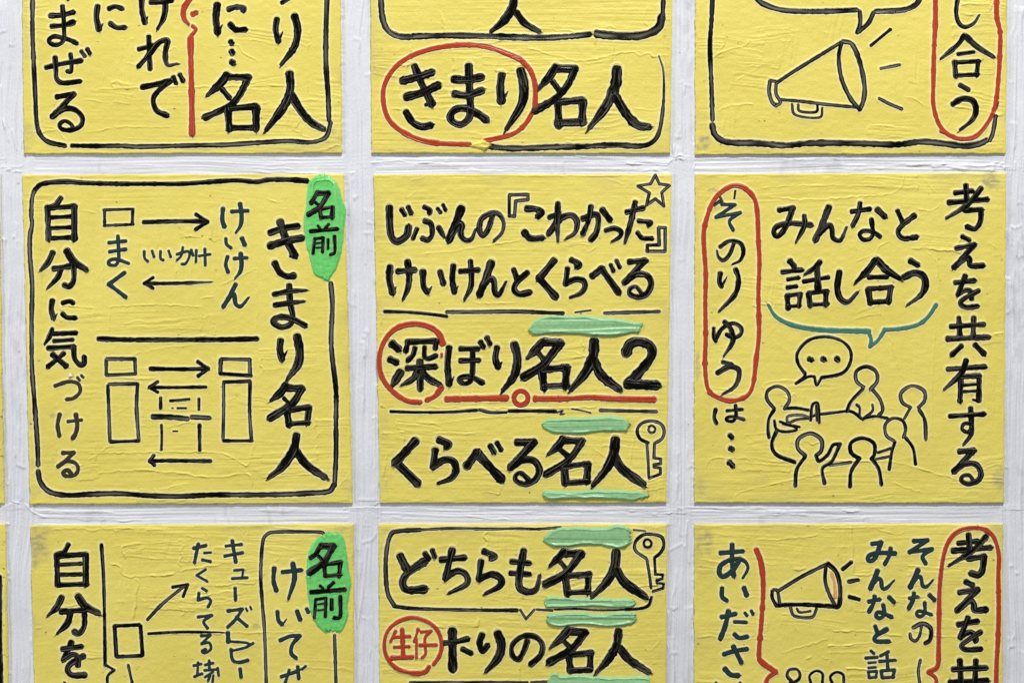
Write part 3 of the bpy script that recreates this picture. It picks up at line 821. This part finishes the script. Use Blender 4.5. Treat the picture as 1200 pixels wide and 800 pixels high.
# ------------------------------------------------------------------ the wall: white paint brushed between the cards
vc = [(14 + gy * 0.012, 22), (421 + gy * 0.012, 19), (800 - gy * 0.006, 16), (1193 - gy * 0.003, 18)]
vm = np.zeros_like(gx)
for cx, hw in vc:
    vm = np.maximum(vm, step(-3, 3, hw + 3 * vnoise(gx, gy, 8, 25, 71) - np.abs(gx - cx)))
wh = 0.75 * vnoise(wx, wy, 90, 2.0, 72) + 0.5 * vnoise(wx, wy, 160, 5, 73) + 0.65 * vnoise(wx, wy, 60, 1.3, 74)
wv = 0.75 * vnoise(wx, wy, 2.0, 110, 75) + 0.5 * vnoise(wx, wy, 5, 160, 76) + 0.65 * vnoise(wx, wy, 1.3, 70, 77)
H0 = H
H = np.zeros_like(gx)
H += (1 - vm) * 0.50 * wh + vm * (0.25 + 0.72 * wv) + 0.12 * vnoise(gx, gy, 1.7, 1.7, 78) + 0.3 * vnoise(gx, gy, 14, 20, 79)
rw = np.random.RandomState(5)
for cx, hw in vc:
    for k in range(26):
        y = rw.uniform(-30, 830); x = cx[int(np.clip((y - MY0) / MR, 0, MH - 1)), 0] + rw.uniform(-hw, hw) * 0.9
        knife(x, y, rw.uniform(14, 70), rw.uniform(4, 14), math.pi / 2 + rw.normal(0, 0.06) + (math.pi if rw.rand() < 0.5 else 0), rw.uniform(0.25, 1.1), 4000 + int(x * 3 + y))
for yb in (192, 602):
    for k in range(26):
        knife(rw.uniform(-20, 1220), yb + rw.uniform(-9, 9), rw.uniform(30, 120), rw.uniform(3, 9), rw.normal(0, 0.03) + (math.pi if rw.rand() < 0.5 else 0), rw.uniform(0.2, 0.9), 6000 + k * 31 + yb)
# little crests and crumbs of white paint
for (x, y, r, a) in [(9, 672, 3, 2.2), (10, 678, 2.5, 2), (769, 199, 3.0, 2.4), (430, 388, 3, 1.5), (426, 394, 2.5, 1.5), (1175, 192, 2.5, 2.2), (1178, 197, 2, 1.8), (1168, 190, 2, 1.6),
                     (15, 277, 2.5, 1.8), (19, 283, 2, 1.4), (8, 566, 2.2, 1.6), (8, 614, 3, 1.8), (1186, 663, 3, 1.8), (1193, 672, 2.5, 2), (798, 232, 2, 1.6), (806, 236, 2, 1.5), (803, 640, 2.5, 1.5)]:
    H += 0.7 * a * np.exp(-(((gx - x) + 1.2 * vnoise(gx, gy, 2.2, 2.2, 88)) ** 2 + ((gy - y) * 1.3 + 1.2 * vnoise(gx, gy, 2.2, 2.2, 89)) ** 2) / (0.5 * r * r))
for pts in ([(2, 140), (6, 152), (9, 165)], [(13, 152), (17, 168), (19, 176)], [(0, 100), (1, 130), (5, 150)], [(430, 260), (436, 262)], [(420, 586), (444, 586)], [(10, 560), (12, 585), (22, 590)],
            [(418, 735), (424, 700), (430, 640)], [(755, 640), (770, 650), (800, 637)], [(806, 610), (804, 640), (808, 660)], [(424, 636), (436, 632), (440, 625)], [(28, 590), (38, 600), (52, 606)]):
    p, arc = spline(pts)
    for x, y in p:
        q = win(x, y, 4)
        if q is not None: H[q] += 0.5 * np.exp(-((gx[q] - x) ** 2 + (gy[q] - y) ** 2) / 1.2)
WALLH = np.clip(H, -1.2, 2.9); H = H0
def bands(lo, hi, d0, d1, fine):             # close together in the gaps between cards, wider behind the cards
    out = list(np.linspace(lo, d0, 12)[:-1]); t = d0
    while t < d1:
        out.append(t); t += 0.66 if any(a <= t <= b for a, b in fine) else 1.7
    return np.r_[out, np.linspace(d1 + 1, hi, 12)]
def specks(shape_n, px, py, seed, n, box, rmax):
    r = np.random.RandomState(seed); out = np.zeros(px.shape)
    for i in range(n):
        x, y = r.uniform(box[0], box[2]), r.uniform(box[1], box[3]); rad = r.uniform(0.4, rmax) ; el = r.uniform(0.5, 1.0)
        m = (np.abs(px - x) < 4) & (np.abs(py - y) < 4)
        out[m] = np.maximum(out[m], r.uniform(0.3, 1.0) * np.clip(1.6 - np.hypot((px[m] - x) * el, py[m] - y) / rad, 0, 1))
    return out
xs = bands(-1400, 2600, -20, 1220, [(-20, 46), (394, 449), (776, 820), (1171, 1220)]); ys = bands(-800, 1600, -20, 820, [(176, 209), (586, 618)])
PX, PY = np.meshgrid(xs, ys)
hh = sample(WALLH, PX, PY)
ws = 0.5 * step(0.25, 0.8, vnoise(PX, PY, 30, 60, 81)) * step(-0.2, 0.6, vnoise(PX, PY, 4, 9, 82))
wsp = specks(0, PX, PY, 83, 60, (0, 0, 1200, 800), 0.9)
me = make_mesh("wall", to_world(PX, PY, hh).reshape(-1, 3), grid_quads(len(ys), len(xs)), WHITE, {"stain": ws.ravel(), "speck": wsp.ravel()})
wall = link("wall", me); wall["kind"] = "structure"

# ------------------------------------------------------------------ cards
CARD_H = 3.5          # the painted face stands 4 mm off the wall
LABEL = {
 'A': "yellow painted card with a long red squiggle line dividing columns of black brush writing",
 'B': "yellow painted card with a red oval ring round its first three characters, under a bubble",
 'C': "yellow painted card with a large black megaphone and a red loop down its right side",
 'D': "yellow painted card with black arrows between box outlines and a green name patch",
 'E': "yellow painted card full of writing with a red underline, a star and a key",
 'F': "yellow painted card with line figures round a table and a green bubble line",
 'G': "yellow painted card with a diagonal black arrow, one small square and a green name patch",
 'H': "yellow painted card with a round red seal, a key and three green dabs on it",
 'I': "yellow painted card with a small megaphone lined orange and a red brace line",
 'J': "sliver of a blank yellow card at the left edge beside the arrows card",
 'K': "sliver of a yellow card with a black line, left of the diagonal arrow card",
}
STAINS = {   # rubbed grey patches: x, y, rx, ry, strength
 'A': [(33, 158, 12, 14, .35), (392, 165, 10, 16, .4), (30, 172, 10, 8, .3)], 'B': [(783, 40, 3, 50, .15)],
 'C': [(826, 166, 9, 9, .8), (822, 172, 8, 5, .5), (940, 145, 20, 8, .12)],
 'D': [(84, 441, 3, 4, .6), (67, 486, 12, 2, .6), (62, 487, 3, 3, .6), (408, 570, 8, 14, .3), (48, 320, 3, 10, .3), (40, 575, 8, 10, .25)],
 'E': [(448, 500, 10, 20, .2), (455, 560, 10, 12, .2), (763, 575, 9, 5, .3)],
 'F': [(1160, 210, 9, 10, .75), (1166, 216, 8, 8, .6), (836, 223, 8, 3, .7), (842, 240, 10, 10, .25), (1170, 560, 9, 14, .5), (1169, 300, 4, 2, .7), (1174, 304, 2, 3, .8), (820, 570, 12, 12, .3), (892, 560, 10, 8, .25), (818, 430, 3, 16, .5), (1025, 395, 8, 10, .1)],
 'G': [(42, 640, 14, 22, .75), (45, 625, 18, 12, .55), (392, 625, 22, 10, .4), (300, 733, 5, 4, .5)],
 'H': [(455, 620, 8, 6, .2), (776, 660, 4, 30, .15)],
 'I': [(824, 632, 13, 20, .6), (818, 645, 8, 10, .4), (1165, 622, 12, 10, .25)], 'J': [], 'K': [(9, 690, 3, 12, .3)],
}
roots = {}
for c, q in CARDS.items():
    q = np.array(q, float)
    left, right = q[:, 0].min(), q[:, 0].max(); tp, bt = q[:, 1].min(), q[:, 1].max()
    def vis(lo, hi, a, b, f):                # closely spaced where the photograph looks, sparse beyond its frame
        a, b = max(lo, a), min(hi, b)
        core = np.linspace(a, b, max(2, int((b - a) / (f * 0.72)) + 1))
        return np.r_[np.linspace(lo, a, 12)[:-1] if a > lo else [], core, np.linspace(b, hi, 12)[1:] if b < hi else []]
    us = (vis(left, right, -12, 1215, 1.0) - left) / (right - left); vs = (vis(tp, bt, -14, 815, 1.0) - tp) / (bt - tp)
    U, V = np.meshgrid(us, vs)
    PX = (q[0, 0] * (1 - U) + q[1, 0] * U) * (1 - V) + (q[3, 0] * (1 - U) + q[2, 0] * U) * V
    PY = (q[0, 1] * (1 - U) + q[1, 1] * U) * (1 - V) + (q[3, 1] * (1 - U) + q[2, 1] * U) * V
    sd = ord(c)
    e = lambda t, k: 0.55 * vnoise(t, t * 0 + k, 9, 1, sd) + 0.35 * vnoise(t, t * 0 + k, 2.5, 1, sd + 1)
    PX2 = PX + e(PY, 1) * (1 - U) ** 6 + e(PY, 7) * U ** 6
    PY2 = PY + 0.6 * e(PX, 13) * (1 - V) ** 6 + 0.6 * e(PX, 19) * V ** 6
    edge = np.minimum(np.minimum(PX - PX[:, :1], PX[:, -1:] - PX), np.minimum(PY - PY[:1], PY[-1:] - PY))
    h = CARD_H + sample(H, PX2, PY2) * step(-1, 5, edge) - 0.9 * np.clip(1 - edge / 1.2, 0, 1) ** 2 + 0.5 * np.exp(-((edge - 2.2) / 1.2) ** 2) * vnoise(PX, PY, 12, 12, sd + 2)
    st = np.zeros_like(PX); br = 0.35 + 0.65 * step(-0.35, 0.35, vnoise(PX, PY, 6, 3, sd + 3) + 0.5 * vnoise(PX, PY, 1.6, 1.6, sd + 4))
    for (x, y, rx, ry, a) in STAINS[c]:
        d = np.hypot((PX - x) / rx, (PY - y) / ry) + 0.25 * vnoise(PX, PY, rx * 0.6, ry * 0.6, sd + 5)
        st = np.maximum(st, 0.95 * a * (1 - step(0.55, 1.15, d)) * br)
    grime = 0.24 * step(0.1, 0.8, vnoise(PX, PY, 45, 30, sd + 6)) * np.exp(-np.clip(edge, 0, None) / 12)
    st = np.clip(st + grime, 0, 1)
    halo = 0.95 * sample(lip, PX2, PY2)  # painted bright halo just outside each stroke
    sp = specks(0, PX, PY, sd + 7, 26, (max(left, 0), max(tp, 0), min(right, 1200), min(bt, 800)), 0.9)
    nr, nc = U.shape
    F = to_world(PX2, PY2, h).reshape(-1, 3)
    ring = np.r_[np.arange(nc), np.arange(1, nr) * nc + nc - 1, (nr - 1) * nc + np.arange(nc - 2, -1, -1), np.arange(nr - 2, 0, -1) * nc]
    rx, ry, rh = PX2.ravel()[ring], PY2.ravel()[ring], h.ravel()[ring]
    A_ = to_world(rx, ry, rh - 0.0); B_ = to_world(rx, ry, rh * 0 - 0.8)
    n = len(ring); o0 = len(F); i = np.arange(n); j = (i + 1) % n
    sk = np.stack([o0 + i, o0 + j, o0 + n + j, o0 + n + i], -1)
    quads = np.vstack([grid_quads(nr, nc), sk]); z = np.zeros(2 * n)
    root_px = (q[2] + q[3]) / 2
    loc = W(root_px[0], root_px[1], 0)
    root = link("yellow_card", None, None, loc)
    root["label"] = LABEL[c]; root["category"] = "card"; root["group"] = "yellow painted cards in rows on the white wall"
    roots[c] = (root, loc)
    me = make_mesh("painted_sheet", np.vstack([F, A_, B_]), quads, YELLOW,
                   {"stain": np.r_[st.ravel(), z + 0.25], "stroke_halo": np.r_[halo.ravel(), z], "speck": np.r_[sp.ravel(), z]}, origin=loc)
    link("painted_sheet", me, root)

# ------------------------------------------------------------------ paint on the cards
def build_dab(axis, poly, ink_k, seed):
    thin_patch = ink_k == 'P'
    t, A, B = dab_outline(axis, poly)
    L = t[-1] - t[0]; r = np.random.RandomState(seed)
    wob = lambda k, am: am * (0.8 * vnoise(t, t * 0 + seed * 3 + k, 9, 1, 91) + 0.35 * vnoise(t, t * 0 + seed + k, 4.5, 1, 92))
    A = A + wob(1, 1.0); B = B + wob(2, 0.8)
    nC = 49; u = np.sin(np.linspace(-1, 1, nC) * math.pi / 2)
    T = t[:, None] + 0 * u[None]; N = (A + B)[:, None] / 2 + (B - A)[:, None] / 2 * u[None]
    end = np.minimum(T - t[0], t[-1] - T)
    T = T + np.where(T > t.mean(), 1, -1) * 3.2 * np.exp(-end / 3.5) * vnoise(u[None] * 9 + 0 * T, 0 * T + seed, 1, 1, seed + 12); half = (B - A)[:, None] / 2
    d = np.minimum(half * (1 - np.abs(u))[None], end)                     # distance to the rim
    cross = N + 1.5 * vnoise(T, N, 60, 12, seed + 3)
    fur = 0.55 * vnoise(T, cross, 160, 2.6, seed + 4) + 0.6 * vnoise(T, cross, 190, 6, seed + 5) + 0.16 * vnoise(T, cross, 90, 1.3, seed + 6)
    if thin_patch:
        h = 1.5 * step(0, 2.6, d) + 0.75 * fur * step(0, 4, d) + 1.3 * np.exp(-((d - 5.5 - 1.5 * vnoise(T, N, 20, 20, seed + 7)) / 1.0) ** 2) * step(-0.3, 0.5, vnoise(T, N, 25, 25, seed + 8)) + 0.15 * vnoise(T, N, 3, 3, seed + 9)
    else:
        side = np.where(u[None] > 0, 1.0, 0.55)
        h = 2.2 * step(0, 2.6, d) + 1.0 * fur * step(0, 4, d) + side * 1.3 * np.exp(-((d - 3.0 - 0.8 * vnoise(T, N, 18, 9, seed + 7)) / 1.3) ** 2) * step(-0.6, 0.4, vnoise(T, N * 0, 16, 9, seed + 8)) \
            + 1.1 * np.exp(-((end - 6 - 2 * vnoise(T, N, 8, 8, seed + 10)) / 1.6) ** 2) * (T > t.mean()) + 0.07 * vnoise(T, N, 2.5, 2.5, seed + 9)
    X, Y = (T, N) if axis == 'x' else (N, T)
    h = np.maximum(h, 0.12) * (d > 0) - 0.7 * (d <= 0.02)
    thin = np.clip(1 - h / (0.9 if thin_patch else 2.2), 0, 1) * 0.8 + 0.35 * step(0.1, 0.5, fur)
    if thin_patch:                                                        # lettering will lie on it
        ix, iy = np.clip(np.round((X - MX0) / MR).astype(int), 0, MW - 1), np.clip(np.round((Y - MY0) / MR).astype(int), 0, MH - 1)
        np.maximum.at(PATCH, (iy.ravel(), ix.ravel()), np.maximum(h, 0).ravel())
    base = sample(blur_H, X, Y) if not thin_patch else sample(H, X, Y)
    V = to_world(X, Y, CARD_H + base + h).reshape(-1, 3)
    qd = grid_quads(len(t), nC)
    if axis == 'y': qd = qd[:, ::-1]
    return V, qd, np.clip(thin, 0, 1).ravel()
blur_H = blur(H, 2.0)

def build_blob(p, r):
    n, k = 20, 9
    V = []; a = np.linspace(0, 2 * math.pi, n, endpoint=False)
    X = []; Y = []; Hh = []
    for i in range(k):
        f = i / (k - 1)
        rr = r * math.cos(f * math.pi / 2 * 0.98) * (1 + 0.18 * np.sin(3 * a + 1)) ; z = r * 1.1 * math.sin(f * math.pi / 2)
        X.append(p[0] + rr * np.cos(a)); Y.append(p[1] + rr * np.sin(a) + f * 0.5); Hh.append(z + a * 0)
    X, Y, Hh = map(np.array, (X, Y, Hh))
    V = to_world(X, Y, CARD_H + sample(H, p[0], p[1]) - 0.3 + Hh).reshape(-1, 3)
    i = np.arange(k - 1)[:, None] * n + np.arange(n)[None]; j = np.arange(k - 1)[:, None] * n + (np.arange(n)[None] + 1) % n
    return V, np.stack([i, j, j + n, i + n], -1).reshape(-1, 4), np.zeros(len(V))

def build_stroke(o, on_patch, order, ink_k):
    r = np.random.RandomState(o.seed)
    p = o.pts.copy(); w = o.wid.copy(); s = o.arc
    if not o.closed:                                     # carry the brush a little past the traced ends
        L = s[-1]
        d0 = (p[1] - p[0]) / (np.hypot(*(p[1] - p[0])) + 1e-9); d1 = (p[-1] - p[-2]) / (np.hypot(*(p[-1] - p[-2])) + 1e-9)
        e0 = w[0] * (0.34 if o.first else 0.42); e1 = w[-1] * (0.34 if o.last else 0.42)
        n0 = max(2, int(e0 / 0.55)); n1 = max(2, int(e1 / 0.55))
        a = np.linspace(e0, 0, n0, endpoint=False); b = np.linspace(e1, 0, n1, endpoint=False)[::-1]
        p = np.vstack([p[0] - d0 * a[:, None], p, p[-1] + d1 * b[:, None]])
        w = np.r_[np.full(n0, w[0]), w, np.full(n1, w[-1])]
        s = np.r_[0, np.cumsum(np.hypot(*np.diff(p, axis=0).T))]; L = s[-1]
        def cap(d, rad, blunt):
            t = np.clip(1 - d / np.maximum(rad, 0.3), 0, 1); return np.maximum((1 - t ** blunt), 0.0) ** (1 / blunt)
        rad0 = w[0] * 0.5; rad1 = w[-1] * 0.5
        w = w * np.minimum(cap(s, rad0, 2.4), cap(L - s, rad1, 2.4))
        w = np.maximum(w, 0.12)
    else:
        L = s[-1]
    tg = np.gradient(p, axis=0)
    if o.closed: tg[0] = tg[-1] = p[1] - p[-2]
    tg /= (np.hypot(tg[:, 0], tg[:, 1])[:, None] + 1e-9)
    k = 5; ker = np.hanning(k + 2)[1:-1]; ker /= ker.sum()
    for c in (0, 1):
        pad = np.pad(tg[:, c], k // 2, mode='edge'); tg[:, c] = np.convolve(pad, ker, 'valid')
    tg /= (np.hypot(tg[:, 0], tg[:, 1])[:, None] + 1e-9)
    nm = np.c_[-tg[:, 1], tg[:, 0]]
    nC = 11 if o.w < 4.6 else (17 if o.w < 7 else 23)
    u = np.sin(np.linspace(-1, 1, nC) * math.pi / 2 * 0.97) / math.sin(math.pi / 2 * 0.97)
    uu = np.broadcast_to(u, (len(p), nC)); ss = np.broadcast_to(s[:, None], uu.shape)
    rag = 0.32 * w.max() * vnoise(u * 6, u * 0 + o.seed * 5.3, 1, 1, 101)          # bristles end at different places
    rag1 = rag * np.exp(-np.abs(L - s)[:, None] / (w.max() * 0.5)) * (2.1 if o.t else 1.0)
    sl = (1 + 0.10 * vnoise(ss, uu * 0 + o.seed, 3, 1, 102))
    off = uu * w[:, None] / 2 * np.where(np.abs(uu) > 0.9, sl, 1)
    X = p[:, :1] + nm[:, :1] * off + tg[:, :1] * rag1 * (1 - uu ** 2); Y = p[:, 1:] + nm[:, 1:] * off + tg[:, 1:] * rag1 * (1 - uu ** 2)
    lay = 0.10 * ((o.seed * 7) % 5)
    br = vnoise(uu * o.w * 0.5 + o.seed * 17.0, ss + o.seed * 9, 0.55, 22, 103) * 0.6 + vnoise(uu * o.w * 0.5 + o.seed * 11.0, ss, 1.2, 40, 104) * 0.6
    body = 0.40 + 0.055 * o.w
    prof = (1 - np.abs(uu) ** 3.2) ** 0.6
    rim = 0.26 * np.exp(-((np.abs(uu) - 0.74) / 0.16) ** 2)
    endf = np.minimum(1, 0.35 + w / (o.w + 1e-6))[:, None]
    tall = 1.55 if ink_k == 'R' else (1.45 if o.card in 'BEH' and not o.dry and o.w > 5 else 1.0)
    h = tall * prof * endf * (body * (0.9 + 0.42 * br) + rim + lay) - 0.35 * (np.abs(uu) > 0.985)
    if o.dry: h = h * 0.85 - 0.32 * np.exp(-(uu / 0.45) ** 2) * prof
    dryness = 0.22 + 0.5 * vnoise(s, s * 0 + o.seed * 2.3, 26, 1, 105)[:, None]
    if o.t: dryness = dryness + 0.5 * step(0.5, 1.0, s / L)[:, None]
    if ink_k == 'T':
        thin = np.clip(1.25 * (1 - np.abs(uu) ** 3) + 0.5 * br - 0.15, 0, 1)
    elif o.dry:
        thin = np.clip(0.95 * np.exp(-((uu + 0.25 * vnoise(ss, uu * 0 + o.seed, 14, 1, 106)) / 0.36) ** 2) * (0.55 + 0.75 * vnoise(ss, uu * 0 + o.seed * 4, 20, 1, 107)) + 0.35 * np.clip(br, 0, 1), 0, 1)
    else:
        thin = np.clip((np.abs(br) < 0.07 + 0.09 * dryness) * 0.42 * np.clip(dryness + 0.25, 0, 1) + 0.4 * np.clip(dryness - 0.4, 0, 1) * (br < -0.2), 0, 1)
        for q in range(2 if o.w > 5.5 else 1):                    # a bristle or two that ran dry
            c0 = r.uniform(0.25, 0.8) * (1 if r.rand() < 0.5 else -1)
            on = step(0.0, 0.5, vnoise(s, s * 0 + o.seed * 3.7 + q * 41, 14, 1, 108) + 0.25)[:, None]
            thin = np.maximum(thin, 0.9 * on * np.exp(-((uu - c0 - 0.10 * vnoise(ss, uu * 0 + o.seed + q, 12, 1, 109)) / (0.34 / o.w)) ** 2 * 0.55))
            h = h - 0.14 * on * np.exp(-((uu - c0) / (0.5 / o.w)) ** 2 * 0.55)
    base = sample(H, X, Y)
    if on_patch: base = base + sample(PATCH_B, X, Y)
    V = to_world(X, Y, CARD_H + base + h + 0.02 * (order % 7)).reshape(-1, 3)
    return V, grid_quads(len(p), nC)[:, ::-1], thin.ravel()

built = {}
seed_n = 500
order = 0
PARTS.sort(key=lambda P: 0 if P['dabs'] else 1)                # patches first: their height carries the lettering on them
for P in PARTS:                                               # parts before their sub-parts
    P['depth'] = 0 if P['sub'] is None else 1
def build_part(P):
    global seed_n, order
    root, loc = roots[P['card']]
    Vs, Qs, Ts = [], [], []; off = 0
    on_patch = P['sub'] is not None and P['sub']['name'] == 'name_patch'
    for ax, poly in P['dabs']:
        seed_n += 37
        v, qd, t = build_dab(ax, poly, P['ink'], seed_n)
        Vs.append(v); Qs.append(qd + off); Ts.append(t); off += len(v)
    for pt, r in P['blobs']:
        v, qd, t = build_blob(pt, r)
        Vs.append(v); Qs.append(qd + off); Ts.append(t); off += len(v)
    for o in P['strokes']:
        order += 1
        v, qd, t = build_stroke(o, on_patch, order, P['ink'])
        Vs.append(v); Qs.append(qd + off); Ts.append(t); off += len(v)
    if not Vs: return
    me = make_mesh(P['name'], np.vstack(Vs), np.vstack(Qs), INK[P['ink']], {"thin": np.concatenate(Ts)}, origin=loc)
    par = root
    if P['sub'] is not None: par = built[id(P['sub'])]
    ob = link(P['name'], me, par)
    built[id(P)] = ob
PATCH_B = PATCH
for P in PARTS:
    if P['dabs']: build_part(P)
filled = PATCH > 0
num = blur(PATCH, 1.2); den = blur(filled.astype(float), 1.2)
PATCH_B = np.where(den > 0.05, num / np.maximum(den, 0.05), 0)
for P in PARTS:
    if not P['dabs'] and P['depth'] == 0: build_part(P)
for P in PARTS:
    if not P['dabs'] and P['depth'] == 1: build_part(P)
